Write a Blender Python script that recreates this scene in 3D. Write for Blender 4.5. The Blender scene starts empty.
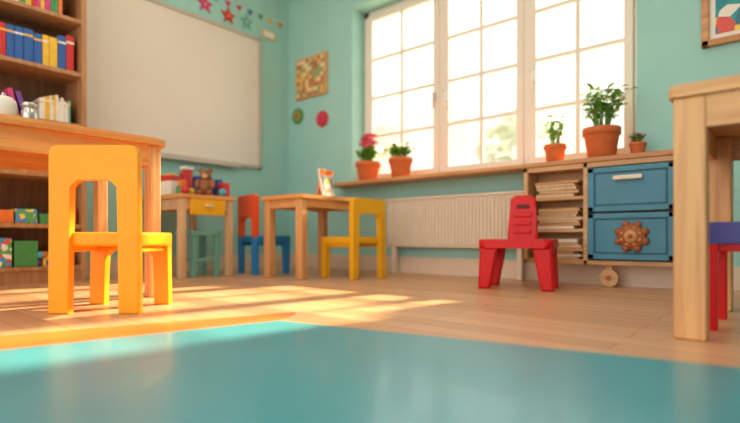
import bpy, bmesh, math, random
from mathutils import Matrix, Vector, Euler
random.seed(7)
sc = bpy.context.scene

# ------------------------------------------------------------------ materials
def lin(c):
    out=[]
    for v in c:
        v=v/255.0
        out.append(v/12.92 if v<=0.04045 else ((v+0.055)/1.055)**2.4)
    return (out[0],out[1],out[2],1)

def mat(name, rgb, rough=0.5, var=0.06, scale=8, coat=0.0, bump=0.0, metal=0.0, spec=0.5):
    m=bpy.data.materials.new(name); m.use_nodes=True
    nt=m.node_tree; b=nt.nodes['Principled BSDF']
    c=lin(rgb)
    tc=nt.nodes.new('ShaderNodeTexCoord')
    n=nt.nodes.new('ShaderNodeTexNoise'); n.inputs['Scale'].default_value=scale; n.inputs['Detail'].default_value=3
    nt.links.new(tc.outputs['Object'],n.inputs['Vector'])
    r=nt.nodes.new('ShaderNodeValToRGB')
    r.color_ramp.elements[0].position=0.3; r.color_ramp.elements[1].position=0.7
    r.color_ramp.elements[0].color=tuple(max(0,x*(1-var)) for x in c[:3])+(1,)
    r.color_ramp.elements[1].color=tuple(min(1,x*(1+var)) for x in c[:3])+(1,)
    nt.links.new(n.outputs['Fac'],r.inputs['Fac'])
    nt.links.new(r.outputs['Color'],b.inputs['Base Color'])
    b.inputs['Roughness'].default_value=rough
    b.inputs['Metallic'].default_value=metal
    b.inputs['Coat Weight'].default_value=coat
    b.inputs['Specular IOR Level'].default_value=spec
    if bump:
        bp=nt.nodes.new('ShaderNodeBump'); bp.inputs['Strength'].default_value=bump; bp.inputs['Distance'].default_value=0.01
        nt.links.new(n.outputs['Fac'],bp.inputs['Height']); nt.links.new(bp.outputs['Normal'],b.inputs['Normal'])
    return m

def wood(name, a, b_, axis=0, rough=0.42, scale=1.0):
    m=bpy.data.materials.new(name); m.use_nodes=True
    nt=m.node_tree; b=nt.nodes['Principled BSDF']
    tc=nt.nodes.new('ShaderNodeTexCoord'); mp=nt.nodes.new('ShaderNodeMapping')
    s=[26*scale]*3; s[axis]=1.6*scale
    mp.inputs['Scale'].default_value=s
    n=nt.nodes.new('ShaderNodeTexNoise'); n.inputs['Scale'].default_value=1.2; n.inputs['Detail'].default_value=5; n.inputs['Distortion'].default_value=0.6
    r=nt.nodes.new('ShaderNodeValToRGB')
    r.color_ramp.elements[0].position=0.35; r.color_ramp.elements[1].position=0.62
    r.color_ramp.elements[0].color=lin(b_); r.color_ramp.elements[1].color=lin(a)
    nt.links.new(tc.outputs['Object'],mp.inputs['Vector']); nt.links.new(mp.outputs['Vector'],n.inputs['Vector'])
    nt.links.new(n.outputs['Fac'],r.inputs['Fac']); nt.links.new(r.outputs['Color'],b.inputs['Base Color'])
    b.inputs['Roughness'].default_value=rough
    return m

WALL=mat('teal_paint',(158,209,203),0.75,0.03,3)
CEIL=mat('ceiling_paint',(240,238,230),0.8,0.02)
WHITE=mat('white_paint',(236,226,214),0.4,0.02)
CREAM=mat('cream_enamel',(234,220,200),0.45,0.02)
BASE=mat('baseboard_paint',(222,202,180),0.5,0.03)
BOARD=mat('whiteboard_surface',(224,217,206),0.35,0.02,2)
ALU=mat('board_frame',(190,182,168),0.4,0.03)
WX=wood('wood_beech_x',(226,174,116),(204,146,92),0)
WY=wood('wood_beech_y',(232,170,100),(210,144,78),1)
WZ=wood('wood_beech_z',(226,174,116),(202,144,90),2)
SILLW=wood('wood_sill',(212,156,100),(186,126,76),0)
PALE=wood('wood_pale',(222,190,150),(204,168,128),2)
CABW=wood('wood_cabinet',(214,170,120),(194,146,98),0)
CASE=wood('wood_bookcase',(190,142,96),(166,116,74),2,0.5)
CASEB=wood('wood_bookcase_back',(128,86,56),(108,70,44),2,0.6)
YEL=mat('yellow_orange_lacquer',(248,166,14),0.42,0.05,6,0.0,spec=.35)
YEL2=mat('yellow_lacquer',(234,176,26),0.42,0.05,6,0.0,spec=.35)
RED=mat('red_plastic',(208,10,14),0.4,0.04,6,0.0,spec=.35)
REDS=mat('red_plastic_slot',(90,6,8),0.6)
BLUEC=mat('blue_lacquer',(28,128,198),0.4,0.05)
ORNG=mat('orange_red_lacquer',(236,84,30),0.4,0.05)
TEALS=mat('teal_lacquer',(110,178,168),0.45,0.05)
DRAW=mat('drawer_blue',(62,132,160),0.45,0.06,5,0.0,0.05)
DRAWD=mat('drawer_blue_edge',(38,90,118),0.5,0.05)
PURP=mat('indigo_lacquer',(66,70,152),0.4,0.05)
TERRA=mat('terracotta',(206,108,58),0.75,0.1,18,0,0.1)
SOIL=mat('soil',(70,48,34),0.95,0.2,60,0,0.6)
LEAF=mat('leaf_green',(142,192,62),0.5,0.25,30)
LEAF2=mat('leaf_dark_green',(94,154,56),0.5,0.25,30)
PINK=mat('petal_pink',(250,130,160),0.6,0.15,30)
BROWN=mat('brown_carved_wood',(164,90,46),0.5,0.15,20)
DARK=mat('dark_rubber',(50,44,42),0.6)
STEEL=mat('steel',(200,200,198),0.3,0.02,8,0,0,0.8)
PAPER=mat('paper',(238,232,220),0.7,0.03)
COL=[mat('cover_%s'%n,c,0.5,0.08,20) for n,c in [('red',(205,50,46)),('blue',(44,96,170)),('green',(70,150,84)),
     ('yellow',(238,190,60)),('orange',(232,122,50)),('purple',(122,74,160)),('cyan',(70,172,196)),('magenta',(206,64,130)),('white',(232,228,218)),('navy',(40,58,108))]]
PLUSH=mat('plush_brown',(150,98,60),0.95,0.2,60,0,0.5)
MATB=mat('blue_mat_vinyl',(76,160,172),0.3,0.04,4,0.1)
MATO=mat('orange_mat_vinyl',(232,128,56),0.36,0.05,4,0.1)

def floor_mat():
    m=bpy.data.materials.new('floor_planks'); m.use_nodes=True
    nt=m.node_tree; b=nt.nodes['Principled BSDF']
    tc=nt.nodes.new('ShaderNodeTexCoord')
    br=nt.nodes.new('ShaderNodeTexBrick')
    br.inputs['Scale'].default_value=1.0; br.inputs['Brick Width'].default_value=1.1; br.inputs['Row Height'].default_value=0.11
    br.inputs['Mortar Size'].default_value=0.0018; br.inputs['Bias'].default_value=0.0
    br.inputs['Color1'].default_value=lin((228,178,136)); br.inputs['Color2'].default_value=lin((210,158,116)); br.inputs['Mortar'].default_value=lin((140,94,60))
    br.offset=0.37
    nt.links.new(tc.outputs['Object'],br.inputs['Vector'])
    mp=nt.nodes.new('ShaderNodeMapping'); mp.inputs['Scale'].default_value=(1.5,30,1)
    n=nt.nodes.new('ShaderNodeTexNoise'); n.inputs['Scale'].default_value=1.5; n.inputs['Detail'].default_value=5
    nt.links.new(tc.outputs['Object'],mp.inputs['Vector']); nt.links.new(mp.outputs['Vector'],n.inputs['Vector'])
    mx=nt.nodes.new('ShaderNodeMix'); mx.data_type='RGBA'; mx.blend_type='MULTIPLY'; mx.inputs['Factor'].default_value=0.32
    r=nt.nodes.new('ShaderNodeValToRGB'); r.color_ramp.elements[0].color=(0.6,0.52,0.45,1); r.color_ramp.elements[1].color=(1,1,1,1)
    r.color_ramp.elements[0].position=0.3; r.color_ramp.elements[1].position=0.65
    nt.links.new(n.outputs['Fac'],r.inputs['Fac'])
    nt.links.new(br.outputs['Color'],mx.inputs['A']); nt.links.new(r.outputs['Color'],mx.inputs['B'])
    nt.links.new(mx.outputs['Result'],b.inputs['Base Color'])
    b.inputs['Roughness'].default_value=0.34
    return m
FLOOR=floor_mat()

def glass_mat():
    m=bpy.data.materials.new('window_glass'); m.use_nodes=True
    nt=m.node_tree; nt.nodes.remove(nt.nodes['Principled BSDF'])
    o=nt.nodes['Material Output']; t=nt.nodes.new('ShaderNodeBsdfTransparent'); g=nt.nodes.new('ShaderNodeBsdfGlossy')
    g.inputs['Roughness'].default_value=0.02
    mx=nt.nodes.new('ShaderNodeMixShader'); mx.inputs[0].default_value=0.05
    nt.links.new(t.outputs[0],mx.inputs[1]); nt.links.new(g.outputs[0],mx.inputs[2]); nt.links.new(mx.outputs[0],o.inputs[0])
    return m
GLASS=glass_mat()

def pattern_mat(name, scale, cols, randomness=1.0, feature='F1'):
    m=bpy.data.materials.new(name); m.use_nodes=True
    nt=m.node_tree; b=nt.nodes['Principled BSDF']
    tc=nt.nodes.new('ShaderNodeTexCoord'); v=nt.nodes.new('ShaderNodeTexVoronoi'); v.inputs['Scale'].default_value=scale
    v.inputs['Randomness'].default_value=randomness
    if randomness==0: v.distance='CHEBYCHEV'
    nt.links.new(tc.outputs['Object'],v.inputs['Vector'])
    sp=nt.nodes.new('ShaderNodeSeparateColor'); nt.links.new(v.outputs['Color'],sp.inputs[0])
    r=nt.nodes.new('ShaderNodeValToRGB'); r.color_ramp.interpolation='CONSTANT'
    els=r.color_ramp.elements
    while len(els)<len(cols): els.new(0.5)
    for i,c in enumerate(cols):
        els[i].position=i/len(cols); els[i].color=lin(c)
    nt.links.new(sp.outputs[0],r.inputs['Fac']); nt.links.new(r.outputs['Color'],b.inputs['Base Color'])
    b.inputs['Roughness'].default_value=0.6
    return m
PATT=pattern_mat('poster_pattern',22,[(196,130,80),(232,206,160),(150,160,110),(226,180,96),(176,110,80)],0)
ART=pattern_mat('child_art',14,[(40,140,150),(50,150,160),(240,210,80),(60,120,140),(220,90,80),(235,230,215)],1)
GAME=pattern_mat('game_box_print',25,[(90,170,90),(240,210,80),(220,90,60),(80,150,200),(240,240,230)],1)

# ------------------------------------------------------------------ mesh builder
class MB:
    def __init__(s): s.bm=bmesh.new(); s.mats=[]
    def mi(s,m):
        if m not in s.mats: s.mats.append(m)
        return s.mats.index(m)
    def add(s,t,m,M=None,smooth=False):
        if M is not None: bmesh.ops.transform(t,matrix=M,verts=t.verts)
        i=s.mi(m)
        for f in t.faces: f.material_index=i; f.smooth=smooth
        bmesh.ops.recalc_face_normals(t,faces=t.faces)
        me=bpy.data.meshes.new('t'); t.to_mesh(me); t.free(); s.bm.from_mesh(me); bpy.data.meshes.remove(me)
    def box(s,c,size,m,bev=0.0,rot=(0,0,0),seg=2):
        t=bmesh.new(); bmesh.ops.create_cube(t,size=1.0)
        bmesh.ops.scale(t,vec=size,verts=t.verts)
        if bev: bmesh.ops.bevel(t,geom=t.edges[:],offset=min(bev,min(size)*0.49),segments=seg,profile=0.5,affect='EDGES')
        s.add(t,m,Matrix.Translation(c)@Euler(rot).to_matrix().to_4x4())
    def b2(s,lo,hi,m,bev=0.0):
        s.box([(lo[i]+hi[i])/2 for i in range(3)],[hi[i]-lo[i] for i in range(3)],m,bev)
    def cyl(s,c,r1,r2,h,m,rot=(0,0,0),seg=24,bev=0.0):
        t=bmesh.new(); bmesh.ops.create_cone(t,cap_ends=True,segments=seg,radius1=r1,radius2=r2,depth=h)
        if bev:
            es=[e for e in t.edges if abs(e.verts[0].co.z-e.verts[1].co.z)<1e-6]
            bmesh.ops.bevel(t,geom=es,offset=bev,segments=2,profile=0.5,affect='EDGES')
        s.add(t,m,Matrix.Translation(c)@Euler(rot).to_matrix().to_4x4(),smooth=False)
    def sph(s,c,sc_,m,rot=(0,0,0),u=16,v=10):
        t=bmesh.new(); bmesh.ops.create_uvsphere(t,u_segments=u,v_segments=v,radius=1.0)
        bmesh.ops.scale(t,vec=sc_,verts=t.verts)
        s.add(t,m,Matrix.Translation(c)@Euler(rot).to_matrix().to_4x4(),smooth=True)
    def poly(s,pts,th,M,m,bev=0.0):
        t=bmesh.new()
        a=[t.verts.new((p[0],p[1],-th/2)) for p in pts]; b=[t.verts.new((p[0],p[1],th/2)) for p in pts]
        n=len(pts); f1=t.faces.new(a[::-1]); f2=t.faces.new(b)
        for i in range(n): t.faces.new((a[i],a[(i+1)%n],b[(i+1)%n],b[i]))
        if bev:
            es=list(set(f1.edges[:]+f2.edges[:]))
            bmesh.ops.bevel(t,geom=es,offset=bev,segments=2,profile=0.5,affect='EDGES')
        s.add(t,m,M)
    def lathe(s,prof,c,m,seg=28):
        t=bmesh.new(); rings=[]
        for r,z in prof:
            rings.append([t.verts.new((r*math.cos(2*math.pi*i/seg),r*math.sin(2*math.pi*i/seg),z)) for i in range(seg)])
        for k in range(len(rings)-1):
            for i in range(seg):
                t.faces.new((rings[k][i],rings[k][(i+1)%seg],rings[k+1][(i+1)%seg],rings[k+1][i]))
        t.faces.new(rings[0][::-1]); t.faces.new(rings[-1])
        s.add(t,m,Matrix.Translation(c),smooth=True)
    def tube(s,p0,p1,r0,r1,m,seg=8):
        p0=Vector(p0); p1=Vector(p1); d=p1-p0
        t=bmesh.new(); bmesh.ops.create_cone(t,cap_ends=True,segments=seg,radius1=r0,radius2=r1,depth=d.length)
        s.add(t,m,Matrix.Translation((p0+p1)/2)@d.to_track_quat('Z','Y').to_matrix().to_4x4(),smooth=True)
    def leaf(s,p,d,L,W,m):
        d=Vector(d).normalized(); up=Vector((0,0,1))
        side=d.cross(up)
        if side.length<0.1: side=Vector((1,0,0))
        side.normalize(); n=side.cross(d)
        t=bmesh.new(); P=Vector(p)
        def v(a,b,c): return t.verts.new(P+d*a*L+side*b*W+n*c*L)
        c0=v(0,0,0); l1=v(.3,.42,.10); r1=v(.3,-.42,.10); m1=v(.35,0,.03); l2=v(.68,.38,.06); r2=v(.68,-.38,.06); m2=v(.7,0,-.01); e=v(1,0,-.12)
        for f in ((c0,m1,l1),(c0,r1,m1),(l1,m1,m2,l2),(m1,r1,r2,m2),(l2,m2,e),(m2,r2,e)): t.faces.new(f)
        i=s.mi(m)
        for f in t.faces: f.material_index=i; f.smooth=True
        me=bpy.data.meshes.new('t'); t.to_mesh(me); t.free(); s.bm.from_mesh(me); bpy.data.meshes.remove(me)
    def done(s,name,loc=(0,0,0),rz=0):
        me=bpy.data.meshes.new(name); s.bm.to_mesh(me); s.bm.free()
        for m in s.mats: me.materials.append(m)
        o=bpy.data.objects.new(name,me); o.location=loc; o.rotation_euler=(0,0,rz)
        sc.collection.objects.link(o); return o

XZ=lambda y:(Matrix.Translation((0,y,0))@Matrix.Rotation(math.pi/2,4,'X'))
def YZ(x,y=0,z=0): return Matrix.Translation((x,y,z))@Matrix(((0,0,1,0),(1,0,0,0),(0,1,0,0),(0,0,0,1)))

def arc(cx,cy,r,a0,a1,n=5):
    return [(cx+r*math.cos(math.radians(a0+(a1-a0)*i/n)),cy+r*math.sin(math.radians(a0+(a1-a0)*i/n))) for i in range(n+1)]
def uoutline(W,H,lw,th,r=0.025,ro=0.03,flare=0.0):
    w=W/2
    p=[(-w-flare,0),(-w-flare+lw,0)]
    p+=arc(-w+lw+r,H-th-r,r,180,90)
    p+=arc(w-lw-r,H-th-r,r,90,0)
    p+=[(w+flare-lw,0),(w+flare,0)]
    p+=arc(w-ro,H-ro,ro,0,90)+arc(-w+ro,H-ro,ro,90,180)
    return p

# ------------------------------------------------------------------ room shell
XL,YW,ZC=-4.34,3.70,3.12
XR,YB=3.0,-3.0
T=0.30
WX0,WX1,WZ0,WZ1=-3.37,-0.80,0.82,2.62
b=MB(); b.b2((XL-0.3,YB,-0.1),(XR,YW+T,0),FLOOR); b.done('floor')
b=MB(); b.b2((XL-0.3,YB,ZC),(XR,YW+T,ZC+0.12),CEIL); b.done('ceiling')
b=MB(); b.b2((XL-0.3,YB,0),(XL,YW,ZC),WALL); b.done('wall_left')
b=MB()
b.b2((XL-0.3,YW,0),(WX0,YW+T,ZC),WALL); b.b2((WX1,YW,0),(XR,YW+T,ZC),WALL)
b.b2((WX0,YW,0),(WX1,YW+T,WZ0),WALL); b.b2((WX0,YW,WZ1),(WX1,YW+T,ZC),WALL)
b.done('wall_back')
b=MB(); b.b2((XR,YB,0),(XR+0.2,YW+T,ZC),WALL); b.done('wall_right')
b=MB(); b.b2((XL+0.02,YW-0.02,0),(XR,YW,0.15),BASE,0.004); b.done('baseboard_back')
b=MB(); b.b2((XL,1.48,0),(XL+0.02,YW,0.15),BASE,0.004); b.done('baseboard_left')

# window
b=MB(); FY=3.93
ft=0.06
b.b2((WX0,FY-0.04,WZ0+0.03),(WX0+ft,FY+0.04,WZ1),WHITE,0.005); b.b2((WX1-ft,FY-0.04,WZ0+0.03),(WX1,FY+0.04,WZ1),WHITE,0.005)
b.b2((WX0,FY-0.04,WZ1-ft),(WX1,FY+0.04,WZ1),WHITE,0.005); b.b2((WX0,FY-0.04,WZ0+0.03),(WX1,FY+0.04,WZ0+0.08),WHITE,0.005)
divs=[WX0+0.04,-2.44,-1.64,WX1-0.04]
for x in (-2.44,-1.64): b.b2((x-0.035,FY-0.05,WZ0+0.06),(x+0.035,FY+0.04,WZ1-0.03),WHITE,0.008)
z0,z1=WZ0+0.07,WZ1-0.05
for i in range(3):
    x0,x1=divs[i]+0.02,divs[i+1]-0.02
    sw=0.062
    for (a,c) in ((x0,x0+sw),(x1-sw,x1)): b.b2((a,FY-0.065,z0),(c,FY-0.01,z1),WHITE,0.006)
    for (a,c) in ((z0,z0+sw+0.01),(z1-sw,z1)): b.b2((x0,FY-0.064,a),(x1,FY-0.011,c),WHITE,0.006)
    xm=(x0+x1)/2; b.b2((xm-0.017,FY-0.055,z0+.02),(xm+0.017,FY-0.02,z1-.02),WHITE,0.003)
    for k in range(1,4):
        zz=z0+sw+(z1-z0-2*sw)*k/4; b.b2((x0+.02,FY-0.054,zz-0.016),(x1-.02,FY-0.021,zz+0.016),WHITE,0.003)
    b.b2((x0+.03,FY-0.040,z0+.03),(x1-.03,FY-0.037,z1-.03),GLASS)
for hx in (-2.44-0.06,-2.44+0.06,-1.64+0.06):
    b.box((hx,FY-0.075,1.60),(0.03,0.02,0.09),STEEL,0.006)
    b.box((hx,FY-0.10,1.57),(0.02,0.02,0.15),WHITE,0.008)
    b.cyl((hx,FY-0.09,1.63),0.01,0.01,0.04,STEEL,(math.pi/2,0,0),12)
b.done('window_1')
# sill
b=MB(); b.b2((-3.5,3.44,0.818),(-0.50,3.70,0.85),SILLW,0.006); b.b2((WX0,3.69,0.82),(WX1,3.90,0.85),SILLW)
b.done('trim_1')

# ------------------------------------------------------------------ radiator
b=MB()
rx0,rx1=-2.84,-1.52
b.b2((rx0,3.59,0.24),(rx1,3.63,0.66),CREAM,0.008)
n=40
for i in range(n):
    x=rx0+0.02+(rx1-rx0-0.04)*(i+.5)/n
    b.box((x,3.583,0.45),(0.016,0.028,0.38),CREAM,0.006,seg=1)
b.b2((rx0-0.005,3.565,0.655),(rx1+0.005,3.67,0.675),CREAM,0.005)
for x in (rx0+0.06,rx1-0.06): b.b2((x-.02,3.60,0.0),(x+.02,3.66,0.26),CREAM,0.005)
b.done('radiator')

# ------------------------------------------------------------------ cabinet under the sill
b=MB()
cx0,cx1,cy0,cy1,cz0,cz1=-1.48,-0.50,3.45,3.67,0.145,0.818
b.b2((cx0,cy0,cz0),(cx1,cy1,cz0+0.03),CABW,0.004); b.b2((cx0,cy0,cz1-0.035),(cx1,cy1,cz1),CABW,0.004)
for x in (cx0,-1.07,cx1-0.03): b.b2((x,cy0,cz0),(x+0.03,cy1,cz1),CABW,0.004)
b.b2((cx0,cy1-0.015,cz0),(cx1,cy1,cz1),CABW)
for z in (0.36,0.58): b.b2((cx0+0.03,cy0+0.01,z),(-1.07,cy1-0.01,z+0.022),CABW,0.003)
dx0,dx1=-1.035,-0.535
for (za,zb) in ((0.182,0.478),(0.49,0.775)):
    b.b2((dx0,cy0-0.012,za),(dx1,cy0+0.02,zb),DRAW,0.008)
    for (lo,hi) in (((dx0,cy0-0.022,za),(dx1,cy0-0.008,za+0.035)),((dx0,cy0-0.022,zb-0.035),(dx1,cy0-0.008,zb)),
                    ((dx0,cy0-0.022,za),(dx0+.04,cy0-0.008,zb)),((dx1-.04,cy0-0.022,za),(dx1,cy0-0.008,zb))):
        b.b2(lo,hi,DRAW,0.005)
    b.b2((dx0+.04,cy0-0.014,za+0.035),(dx1-.04,cy0-0.010,zb-0.035),DRAWD)
    b.b2((dx0+.05,cy0-0.018,za+0.045),(dx1-.05,cy0-0.012,zb-0.045),DRAW,0.003)
b.box((-0.79,cy0-0.045,0.70),(0.17,0.02,0.028),CREAM,0.008)
for x in (-0.86,-0.72): b.box((x,cy0-0.03,0.70),(0.015,0.04,0.02),STEEL,0.003)
# round carved knob with lobes
kx,ky,kz=-0.77,cy0-0.035,0.33
b.sph((kx,ky,kz),(0.080,0.026,0.078),BROWN,u=24,v=14)
b.sph((kx,ky-0.02,kz),(0.040,0.018,0.040),SILLW)
b.sph((kx,ky-0.036,kz),(0.016,0.010,0.016),BROWN)
for k in range(8):
    aa=math.radians(22.5+45*k)
    b.sph((kx+.080*math.cos(aa),ky+.002,kz+.078*math.sin(aa)),(0.024,0.018,0.024),BROWN)
    b.sph((kx+0.056*math.cos(aa),ky-0.018,kz+0.054*math.sin(aa)),(.010,.008,.010),SILLW,u=10,v=6)
for x in (-0.92,):
    y=3.50
    b.cyl((x,y,0.06),0.06,0.06,0.035,CABW,(math.pi/2,0,0),28,0.006)
    b.cyl((x,y-0.02,0.06),0.016,0.016,0.01,BROWN,(math.pi/2,0,0),16)
    b.b2((x-.02,y-.012,0.10),(x+.02,y+.012,0.15),CABW)
b.b2((cx0+.02,3.62,0),(cx1-.02,3.665,0.15),BASE)
b.done('storage_cabinet')
b=MB()
for (z,hh) in ((0.175,0.13),(0.382,0.14),(0.602,0.10)):
    zz=z+0.001
    while zz<z+hh:
        h=random.uniform(0.014,0.028); w=random.uniform(0.26,0.33)
        b.box((-1.26+random.uniform(-.02,.02),3.57,zz+h/2),(w,0.14,h-0.002),random.choice([PALE,CREAM,PALE,SILLW,CABW]),0.002,(0,0,random.uniform(-.05,.05)),1); zz+=h
b.done('stacked_papers')

# ------------------------------------------------------------------ tables
def table(name,x0,x1,y0,y1,h,top=0.035,ap=0.09,leg=0.06,matx=WX,maty=WY,mz=WZ,inset=0.03,legmat=None,drawer=None,r=0.05,topmat=None):
    b=MB(); cx,cy=(x0+x1)/2,(y0+y1)/2; w,d=(x1-x0),(y1-y0)
    pts=arc(w/2-r,d/2-r,r,0,90)+arc(-w/2+r,d/2-r,r,90,180)+arc(-w/2+r,-d/2+r,r,180,270)+arc(w/2-r,-d/2+r,r,270,360)
    b.poly(pts,top,Matrix.Translation((0,0,h-top/2)),topmat or maty,0.008)
    lm=legmat or mz
    for sx in (-1,1):
        for sy in (-1,1):
            X=sx*(w/2-inset-leg/2); Y=sy*(d/2-inset-leg/2)
            b.box((X,Y,(h-top)/2),(leg,leg,h-top),lm,0.008)
    zc=h-top-ap/2
    for sy in (-1,1): b.box((0,sy*(d/2-inset-0.02),zc),(w-2*inset-leg,0.025,ap),legmat or matx,0.003)
    for sx in (-1,1): b.box((sx*(w/2-inset-0.02),0,zc),(0.025,d-2*inset-leg,ap),legmat or maty,0.003)
    if drawer:
        b.box((w/2-inset+0.0,0,zc-0.02),(0.03,d-2*inset-2*leg-0.06,ap+0.04),drawer,0.006)
        b.box((w/2-inset+0.025,0,zc-.01),(0.02,0.07,0.018),CREAM,0.006)
    return b.done(name,(cx,cy,0))
table('classroom_table',-3.42,-2.60,-0.45,1.38,0.855,0.035,0.11,0.065,inset=0.035,r=0.07)
table('classroom_table',-0.305,0.95,1.82,2.76,0.80,0.038,0.10,0.088,inset=0.012,r=0.02,matx=WX,topmat=WX)
table('classroom_table',-3.36,-2.86,2.56,3.28,0.66,0.03,0.07,0.07,inset=0.02,r=0.02)
table('craft_table',-4.26,-3.60,1.98,2.50,0.665,0.03,0.09,0.055,inset=0.02,r=0.02,legmat=PALE,drawer=YEL2,topmat=WY)

# ------------------------------------------------------------------ chairs
def kid_chair(name,loc,rz,m,mb=None,ms=None,W=0.385,D=0.36,Hs=0.345,H=0.71,lw=0.10,st=0.07,ml=None,th=.145):
    b=MB(); mb=mb or m; ms=ms or m; ml=ml or m
    by=-D/2+0.025
    if mb is m:
        b.poly(uoutline(W,H,lw,th,0.03,0.03,0.006),0.045,XZ(by),m,0.008)
    else:
        for sx in (-1,1): b.box((sx*(W/2-lw/2),by,Hs/2),(lw,0.045,Hs),m,0.008)
        b.poly([(x,y+Hs-0.02) for x,y in uoutline(W,H-Hs+0.02,lw,th,0.03,0.03)],0.045,XZ(by),mb,0.008)
    r=0.03; w=W/2+0.005; y0=by; y1=D/2+0.02
    pts=[(-w,y0),(w,y0)]+arc(w-r,y1-r,r,0,90)+arc(-w+r,y1-r,r,90,180)
    b.poly(pts,st,Matrix.Translation((0,0,Hs-st/2)),ms,0.012)
    b.poly(uoutline(W,Hs-st+0.005,lw*0.82,0.03,0.025,0.006,0.006),0.05,XZ(D/2-0.02),ml,0.007)
    for sx in (-1,1): b.box((sx*(W/2-0.03),0,Hs-st-0.012),(0.03,D-0.08,0.03),ml,0.004)
    return b.done(name,loc,rz)
kid_chair('child_chair',(-2.355,0.982,0),math.radians(40.3),YEL,W=.372,lw=.088,st=.06)
kid_chair('child_chair',(-2.725,3.01,0),math.atan2(0.987,0.081),YEL2,W=0.36,D=0.38,Hs=0.33,H=0.63,lw=0.065,st=0.055,th=.12)
kid_chair('child_chair',(-3.67,2.83,0),math.radians(-12),BLUEC,mb=ORNG,W=0.36,D=0.34,Hs=0.34,H=0.70,lw=0.07,st=0.06,th=.2)
kid_chair('child_chair',(-0.075,2.25,0),math.radians(90),RED,mb=PURP,ms=PURP,ml=RED,W=0.34,D=0.34,Hs=0.375,H=0.62,lw=0.045,st=0.075)

# red moulded chair
b=MB()
for sx in (-1,1):
    for sy,top in ((-1,0.26),(1,0.26)):
        x0=0.125;x1=0.215
        pts=[(sx*(x1+0.012),0),(sx*x1,top),(sx*(x0-0.02),top),(sx*(x0+0.03),0)]
        if sx>0: pts=pts[::-1]
        b.poly(pts,0.055,XZ(sy*0.13),RED,0.012)
    b.box((sx*0.185,0,0.235),(0.05,0.26,0.05),RED,0.015)
r=0.05
pts=arc(.225-r,.175-r,r,0,90)+arc(-.225+r,.175-r,r,90,180)+arc(-.225+r,-.175+r,r,180,270)+arc(.225-r,-.175+r,r,270,360)
b.poly(pts,0.055,Matrix.Translation((0,0,0.285)),RED,0.016)
tilt=Matrix.Translation((0,0.145,0.30))@Matrix.Rotation(math.radians(-8),4,'X')@Matrix.Rotation(math.pi/2,4,'X')
w=0.095
outl=[(-w,-.03),(w,-.03),(w+.004,.05)]+[(0.076,.13),(0.084,.20)]+arc(0.040,.265,.045,0,90,4)+arc(-0.040,.265,.045,90,180,4)+[(-0.084,.20),(-0.076,.13),(-w-.004,.05)]
b.poly(outl,0.045,tilt,RED,0.014)
b.poly([(-.045,.215),(.045,.215),(.04,.245),(-.04,.245)],0.05,tilt,REDS,0.004)
for zz in (.155,.10,.045): b.poly([(-.058,zz),(.058,zz),(.058,zz+.032),(-.058,zz+.032)],0.062,tilt,RED,0.008)
b.done('moulded_child_chair',(-1.345,3.06,0),math.radians(14))

# stool under craft table
b=MB()
b.poly(arc(.11,.11,.03,0,90)+arc(-.11,.11,.03,90,180)+arc(-.11,-.11,.03,180,270)+arc(.11,-.11,.03,270,360),0.035,Matrix.Translation((0,0,0.36)),TEALS,0.008)
for sx in (-1,1):
    for sy in (-1,1): b.box((sx*.105,sy*.105,.172),(0.045,0.045,.344),TEALS,0.006)
    b.box((sx*.105,0,.14),(.022,.17,.03),TEALS,0.004)
b.done('stool',(-3.80,2.26,0),0)

# ------------------------------------------------------------------ bookcase
BX0,BX1,BY0,BY1=-4.335,-4.0,-0.6,1.47
b=MB()
shelves=[0.12,0.42,0.78,1.155,1.535,1.925,2.3]
for y in (BY0,0.43,BY1-0.035): b.b2((BX0,y,0),(BX1,y+0.035,2.45),CASE,0.004)
for z in shelves: b.b2((BX0,BY0,z-0.03),(BX1-0.005,BY1,z),CASE,0.004)
b.b2((BX0,BY0,2.42),(BX1,BY1,2.45),CASE,0.004); b.b2((BX0,BY0,0),(BX0+0.012,BY1,2.45),CASEB)
b.b2((BX0+.02,BY0,0),(BX1-0.02,BY1,0.09),CASE)
bookcase=b.done('bookcase')
def books(b,y0,y1,z,hmin,hmax,mats,xf=-4.05,thin=0.018,thick=0.04,lean=True):
    y=y0
    while y<y1-0.05:
        t=random.uniform(thin,thick); h=random.uniform(hmin,hmax); d=random.uniform(.18,.22)
        m=random.choice(mats)
        b.box((xf-d/2,y+t/2,z+h/2),(d,t*0.94,h),m,0.003,(0,0,0),1)
        b.box((xf-d/2+0.001,y+t/2,z+h*0.8),(d+0.001,t*0.95,h*0.06),COL[8] if random.random()<.6 else COL[3],0)
        y+=t
b=MB()
books(b,0.48,1.40,1.5355,0.20,0.27,[COL[i] for i in (0,1,2,3,4,6,2,0,1,4)],thin=.035,thick=.06)
books(b,0.48,1.36,1.9255,0.22,0.30,[COL[i] for i in (0,1,2,3,4,7,8)])
books(b,1.18,1.42,1.1555,0.15,0.2,[COL[8],PAPER,COL[3],TEALS,COL[8]],thin=.012,thick=.022)
b.box((-4.13,1.02,1.245),(0.2,0.03,0.18),COL[7],0.003,(0.25,0,0)); b.box((-4.13,1.07,1.240),(0.2,0.03,0.17),COL[5],0.003,(0.3,0,0)); b.box((-4.13,0.90,1.205),(0.2,0.16,0.10),COL[7],0.006)
b.done('shelf_books').parent=bookcase
b=MB()
for i,(y,w,h,m) in enumerate(((0.55,.16,.2,COL[4]),(0.74,.14,.14,COL[3]),(0.90,.13,.11,COL[0]),(1.05,.12,.16,GAME),(1.20,.14,.1,COL[4]),(1.34,.1,.18,COL[6]))):
    b.box((-4.14,y,0.7805+h/2),(0.2,w,h),m,0.006)
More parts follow.
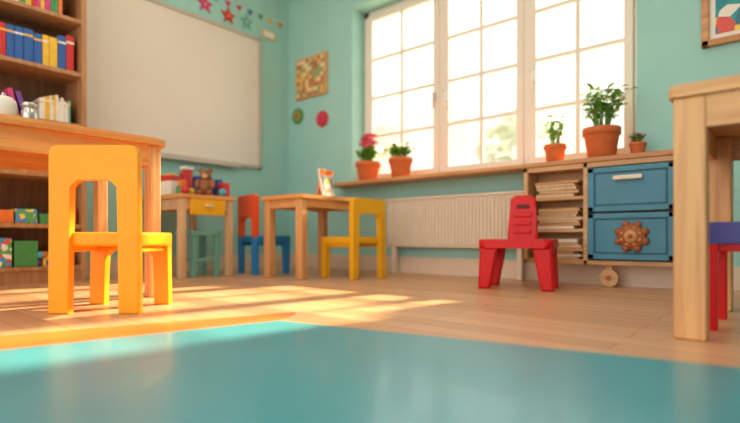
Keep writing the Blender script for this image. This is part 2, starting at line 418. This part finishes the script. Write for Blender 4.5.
for i,(y,w,h,m) in enumerate(((0.55,.16,.2,GAME),(0.76,.18,.14,COL[8]),(0.95,.15,.09,COL[4]),(1.10,.13,.10,GAME),(1.24,.12,.07,COL[2]),(1.37,.09,.12,COL[0]))):
    b.box((-4.14,y,0.4205+h/2),(0.2,w,h),m,0.006)
for i,(y,w,h,m) in enumerate(((0.56,.18,.16,COL[2]),(0.78,.17,.12,COL[6]),(0.95,.13,.2,GAME),(1.10,.14,.18,COL[2]),(1.26,.12,.08,COL[3]))):
    b.box((-4.14,y,0.1205+h/2),(0.2,w,h),m,0.006)
for k in range(14): b.sph((-4.06+random.uniform(-.03,.02),1.18+random.uniform(0,.2),0.148 if k%2 else 0.20),(0.025,0.025,0.027),COL[k%8],u=10,v=6)
b.done('toy_boxes').parent=bookcase

# ------------------------------------------------------------------ wall things
b=MB()
x=XL
b.b2((x+.001,1.50,1.06),(x+.02,3.28,2.42),BOARD)
for lo,hi in (((x+.001,1.50,1.05),(x+.035,3.30,1.085)),((x+.001,1.50,2.40),(x+.035,3.30,2.435)),((x+.001,3.265,1.05),(x+.035,3.30,2.435)),((x+.001,1.50,1.05),(x+.035,1.53,2.435))):
    b.b2(lo,hi,ALU,0.005)
b.b2((x+.02,1.9,1.03),(x+.08,3.0,1.05),ALU,0.004)
b.done('whiteboard')
def star(n=5,R=.08,r=.035): return [((R if i%2==0 else r)*math.cos(math.pi/2+math.pi*i/n),(R if i%2==0 else r)*math.sin(math.pi/2+math.pi*i/n)) for i in range(2*n)]
b=MB()
for k,(y,z,m) in enumerate(((2.20,2.60,COL[3]),(2.40,2.66,COL[2]),(2.65,2.575,COL[7]),(2.91,2.55,COL[0]),(3.13,2.56,TEALS),(2.0,2.66,COL[0]))):
    b.poly(star(R=.09),0.012,YZ(x+0.008,y,z),m,0.002)
    b.poly([(0.012*math.cos(t*.785),0.012*math.sin(t*.785)) for t in range(8)],0.016,YZ(x+0.01,y,z),COL[3])
for k in range(13):
    y0=1.9+k*.135; b.tube((x+.004,y0,2.70+.02*math.sin(k*1.1)),(x+.004,y0+.135,2.70+.02*math.sin((k+1)*1.1)),.003,.003,PAPER,6)
    b.poly([(-.035,0),(.035,0),(0,-.06)][::-1],.004,YZ(x+.005,y0+.06,2.70),COL[k%8])
b.done('star_garland')
b=MB(); b.b2((x+.001,3.33,2.47),(x+.015,3.50,2.56),PALE,0.003); b.b2((x+.012,3.35,2.485),(x+.018,3.48,2.545),PAPER); b.done('wall_plaque')
b=MB()
b.b2((-4.19,3.672,1.83),(-3.71,3.699,2.27),WX,0.006); b.b2((-4.165,3.666,1.855),(-3.735,3.675,2.245),PATT)
b.done('patterned_poster')
for nm,X,Z,m1,m2 in (('wall_badge',-4.175,1.665,COL[2],COL[4]),('wall_badge',-3.79,1.575,COL[0],COL[7])):
    b=MB(); b.cyl((X,3.69,Z),.085,.085,.018,m1,(math.pi/2,0,0),28,.003); b.cyl((X,3.68,Z),.05,.05,.01,m2,(math.pi/2,0,0),24)
    b.poly(star(5,.045,.02),.012,Matrix.Translation((X,3.676,Z))@Matrix.Rotation(math.pi/2,4,'X'),m1); b.done(nm)
b=MB()
fx0,fx1,fz0,fz1=-0.435,0.06,1.49,2.05
b.b2((fx0,3.66,fz0),(fx1,3.699,fz0+.04),SILLW,.006); b.b2((fx0,3.66,fz1-.04),(fx1,3.699,fz1),SILLW,.006)
b.b2((fx0,3.66,fz0),(fx0+.04,3.699,fz1),SILLW,.006); b.b2((fx1-.04,3.66,fz0),(fx1,3.699,fz1),SILLW,.006)
b.b2((fx0+.03,3.685,fz0+.03),(fx1-.03,3.698,fz1-.03),PAPER); b.b2((fx0+.07,3.68,fz0+.07),(fx1-.07,3.687,fz1-.07),ART)
b.done('framed_picture')

# ------------------------------------------------------------------ plants
def pot(b,R,h,c=(0,0,0)):
    b.lathe([(R*.66,0),(R*.72,.004),(R*.9,h*.74),(R*.92,h*.76),(R,h*.77),(R*1.0,h*.985),(R*.97,h),(R*.88,h),(R*.86,h*.9)],c,TERRA)
    b.cyl((c[0],c[1],h*.9),R*.85,R*.85,.01,SOIL)
def plant(name,loc,R,h,height,spread,nst,nl,L,mats,flower=None,nf=0,fz=0):
    b=MB(); pot(b,R,h)
    for i in range(nst):
        a=2*math.pi*i/nst+random.uniform(-.4,.4); rr=random.uniform(.15,1)*spread; H=height*random.uniform(.5,1)*(1-.2*rr/spread)
        sy=.62   # grown flatter against the glass side
        p0=Vector((R*.3*math.cos(a),R*.3*math.sin(a),h*.9)); tip=Vector((rr*math.cos(a),sy*rr*math.sin(a),h+H)); mid=(p0+tip)/2+Vector((-.1*rr*math.cos(a),-.1*rr*math.sin(a),H*.12))
        b.tube(p0,mid,.0035,.003,LEAF2,6); b.tube(mid,tip,.003,.0015,LEAF2,6)
        for k in range(nl):
            t=.35+.65*k/max(1,nl-1); q=p0.lerp(mid,t*2) if t<.5 else mid.lerp(tip,t*2-1)
            ang=random.uniform(0,6.28); d=Vector((math.cos(ang),.5*math.sin(ang),random.uniform(-.1,.7)))
            b.leaf(q,d,L*random.uniform(.7,1.15),L*.62,random.choice(mats))
    for i in range(nf):
        a=i*2.4; rr=.012+.06*(i/nf); c=Vector((rr*math.cos(a),rr*math.sin(a),h+fz+.05*math.sin(i*1.7)))
        b.tube((0,0,h),c,.003,.002,LEAF2,6)
        for k in range(8):
            t=k*.785; b.leaf(c,(math.cos(t),math.sin(t),.6 if k%2 else .1),.06,.055,flower)
        b.sph(c,(.016,.016,.016),flower,u=8,v=6)
    return b.done(name,loc)
ST=0.8505
plant('potted_flower',(-3.05,3.57,ST),.12,.18,.15,.13,20,6,.08,[LEAF,LEAF2],PINK,12,.19)
plant('potted_plant',(-2.67,3.57,ST),.11,.18,.12,.12,22,6,.07,[LEAF,LEAF2])
plant('potted_sprout',(-1.295,3.56,ST),.078,.13,.24,.10,9,6,.06,[LEAF])
plant('potted_plant',(-0.985,3.565,ST),.12,.205,.30,.18,26,8,.066,[LEAF,LEAF,LEAF2])
plant('potted_succulent',(-0.765,3.56,ST),.052,.08,.065,.045,18,4,.035,[LEAF2,LEAF,COL[0]])

# ------------------------------------------------------------------ table-top things
TZ=0.6605
b=MB()
b.box((-3.02,2.99,TZ+.118),(.02,.19,.235),COL[8],.003,(0,-.18,.25)); b.box((-3.035,2.99,TZ+.118),(.02,.19,.235),COL[4],.003,(0,.18,.25))
b.box((-3.006,2.993,TZ+.135),(.006,.14,.14),ART,0,(0,-.18,.25))
b.done('picture_book')
TZ=0.6655
b=MB()
def tb(x,y,w,d,h,m,r=0,z=TZ,bv=.008): b.box((x,y,z+h/2),(w,d,h),m,bv,(0,0,r))
tb(-3.95,2.08,.2,.12,.12,COL[8],.2); tb(-3.95,2.08,.15,.1,.05,COL[0],.3,TZ+.12); tb(-4.06,2.16,.1,.1,.2,COL[3],.1); tb(-3.70,2.44,.08,.07,.12,COL[0],.1); tb(-3.82,2.45,.1,.05,.16,COL[1],.1)
tb(-4.14,2.30,.12,.12,.22,COL[6]); tb(-4.0,2.42,.14,.1,.2,COL[1],.3); tb(-3.75,2.09,.07,.07,.07,COL[2],.5); tb(-3.75,2.09,.05,.05,.05,COL[4],.2,TZ+.07)
tb(-4.15,2.06,.1,.08,.14,COL[7],.2); tb(-4.0,2.27,.07,.07,.24,COL[0],.1); tb(-4.0,2.27,.09,.09,.03,COL[8],.1,TZ+.24)
for i,(X,Y) in enumerate(((-3.66,2.06),(-3.76,2.18),(-3.63,2.38))): b.sph((X,Y,TZ+.033),(.033,.033,.033),COL[(i*3)%8],u=14,v=8)
b.cyl((-3.80,2.36,TZ+.04),.03,.035,.08,COL[0],bev=.003)
for k in range(5): b.tube((-3.80,2.36,TZ+.03),(-3.80+.02*math.cos(k*1.3),2.36+.02*math.sin(k*1.3),TZ+.15),.004,.004,COL[k])
b.done('craft_toys')
# teddy bear
b=MB()
b.sph((0,0,.062),(.055,.05,.062),PLUSH); b.sph((0,0,.148),(.045,.042,.042),PLUSH); b.sph((.035,-.0,.14),(.02,.02,.016),PALE)
for s in (-1,1):
    b.sph((0,s*.036,.182),(.012,.016,.016),PLUSH); b.sph((.03,s*.055,.085),(.018,.018,.04),PLUSH,(0,-.6,0)); b.sph((.055,s*.038,.02),(.035,.02,.02),PLUSH)
    b.sph((.038,s*.014,.158),(.005,.005,.005),DARK,u=8,v=6)
b.sph((.054,0,.143),(.006,.007,.005),DARK,u=8,v=6)
bo=b.done('teddy_bear',(-3.69,2.26,TZ),math.radians(-40)); bo.scale=(1.1,1.1,1.15)
# on the near-left table
TZ=0.8555
b=MB(); b.lathe([(.045,0),(.05,.004),(.055,.07),(.05,.10),(.035,.118),(.012,.125)],(0,0,0),PAPER); b.cyl((0,0,.128),.008,.008,.02,STEEL); b.done('white_canister',(-2.80,0.67,TZ))
b=MB()
for k in range(6): b.box((random.uniform(-.01,.01),0,.004+k*.008),(.2,.28,.007),random.choice([PAPER,COL[8],CREAM]),0.001,(0,0,random.uniform(-.1,.1)),1)
b.done('paper_stack',(-3.0,0.78,TZ),.1)
b=MB(); b.lathe([(.03,0),(.034,.003),(.034,.06),(.026,.07),(.026,.078),(.031,.079),(.031,.098),(.028,.1)],(0,0,0),STEEL); b.done('small_jar',(-2.75,0.76,TZ))

# ------------------------------------------------------------------ mats
def slab(name,pts,z0,z1,m):
    b=MB(); b.poly(pts,z1-z0,Matrix.Translation((0,0,(z0+z1)/2)),m,0.0015); b.done(name)
A=(-1.50,1.227)
slab('blue_floor_mat',[A,(-2.05,-1.06),(1.4,-1.3),(1.30,1.787)],0.0005,0.006,MATB)
slab('orange_floor_mat',[A,(-1.62,1.42),(-2.45,-0.99),(-2.053,-1.06)][::-1],0.0005,0.0055,MATO)

# ------------------------------------------------------------------ outside
STONE=mat('pale_render_wall',(246,240,234),0.9,0.04,2); OWIN=mat('outside_window',(196,200,200),0.3,0.1); TRUNK=mat('bark',(150,126,106),0.9,0.2)
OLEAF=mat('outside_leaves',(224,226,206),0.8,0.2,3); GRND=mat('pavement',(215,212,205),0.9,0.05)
b=MB(); b.b2((-40,4.1,-0.6),(12,40,-0.5),GRND); b.done('ground')
b=MB(); b.b2((-34,19,-0.5),(0,24,6.6),STONE)
for i in range(11):
    for j in range(2):
        X=-33+i*3; Z=.9+j*3
        b.b2((X,18.9,Z),(X+1.3,19.05,Z+1.7),OWIN); b.b2((X-.1,18.85,Z-.12),(X+1.4,19.0,Z),WHITE)
        b.b2((X+.62,18.86,Z),(X+.68,18.92,Z+1.7),WHITE)
b.done('building_facade')
for (X,Y,s) in ((-10.5,12,1.0),(-5.6,13,.85),(-15,14,1.1)):
    b=MB(); b.tube((0,0,-.5),(0,0,2.2*s),.14,.1,TRUNK,10)
    for k in range(5):
        a=k*1.26; b.tube((0,0,1.6*s),(1.0*s*math.cos(a),1.0*s*math.sin(a),3.0*s),.05,.02,TRUNK)
    for k in range(260):
        v=Vector((random.gauss(0,1),random.gauss(0,1),random.gauss(0,1))).normalized()*random.uniform(.5,1)
        c=Vector((v.x*1.5*s,v.y*1.5*s,3.1*s+v.z*1.2*s)); b.leaf(c,(random.uniform(-1,1),random.uniform(-1,1),random.uniform(-.5,.5)),.42,.4,OLEAF)
    b.done('tree',(X,Y,0))

# ------------------------------------------------------------------ light
w=bpy.data.worlds.new('World'); sc.world=w; w.use_nodes=True
bg=w.node_tree.nodes['Background']; bg.inputs[0].default_value=(1.0,0.955,0.885,1); bg.inputs[1].default_value=2.35
L=bpy.data.lights.new('sun','SUN'); L.energy=17; L.color=(1,.82,.52); L.angle=math.radians(2.2)
o=bpy.data.objects.new('sun',L); o.rotation_euler=Vector((-.17,-1.2,-.82)).to_track_quat('-Z','Y').to_euler(); o.location=(2,8,6); sc.collection.objects.link(o)
# added ceiling fill: unseen glowing panels and area lamps, brighten walls and mat
FILLGLOW=bpy.data.materials.new('fill_panel_glow'); FILLGLOW.use_nodes=True
pb=FILLGLOW.node_tree.nodes['Principled BSDF']; pb.inputs['Emission Color'].default_value=(1,.93,.82,1); pb.inputs['Emission Strength'].default_value=1; pb.inputs['Base Color'].default_value=(.9,.88,.84,1)
for (X,Y) in ((-2.9,1.6),(-1.0,1.6),(-2.9,-0.6),(-1.0,-0.6)):
    b=MB(); b.box((0,0,-.02),(1.24,.64,.04),WHITE,.006); b.box((0,0,-.044),(1.16,.56,.01),FILLGLOW,.002)
    fo=b.done('added_fill_panel',(X,Y,ZC))
    al=bpy.data.lights.new('added_fill_lamp','AREA'); al.shape='RECTANGLE'; al.size=1.15; al.size_y=.55; al.energy=9; al.color=(1,.93,.82)
    ao=bpy.data.objects.new('added_fill_lamp',al); ao.location=(0,0,-.055); ao.parent=fo; sc.collection.objects.link(ao)
sc.view_settings.view_transform='Standard'

# ------------------------------------------------------------------ camera
cd=bpy.data.cameras.new('camera'); cd.lens=24.324; cd.sensor_width=36; cd.shift_y=0.0358
cd.dof.use_dof=True; cd.dof.focus_distance=2.35; cd.dof.aperture_fstop=0.85; cd.clip_start=0.02
c=bpy.data.objects.new('camera',cd); c.location=(0,0,0.32); c.rotation_euler=(math.radians(90),0,math.radians(40.3)); sc.collection.objects.link(c)
sc.camera=c
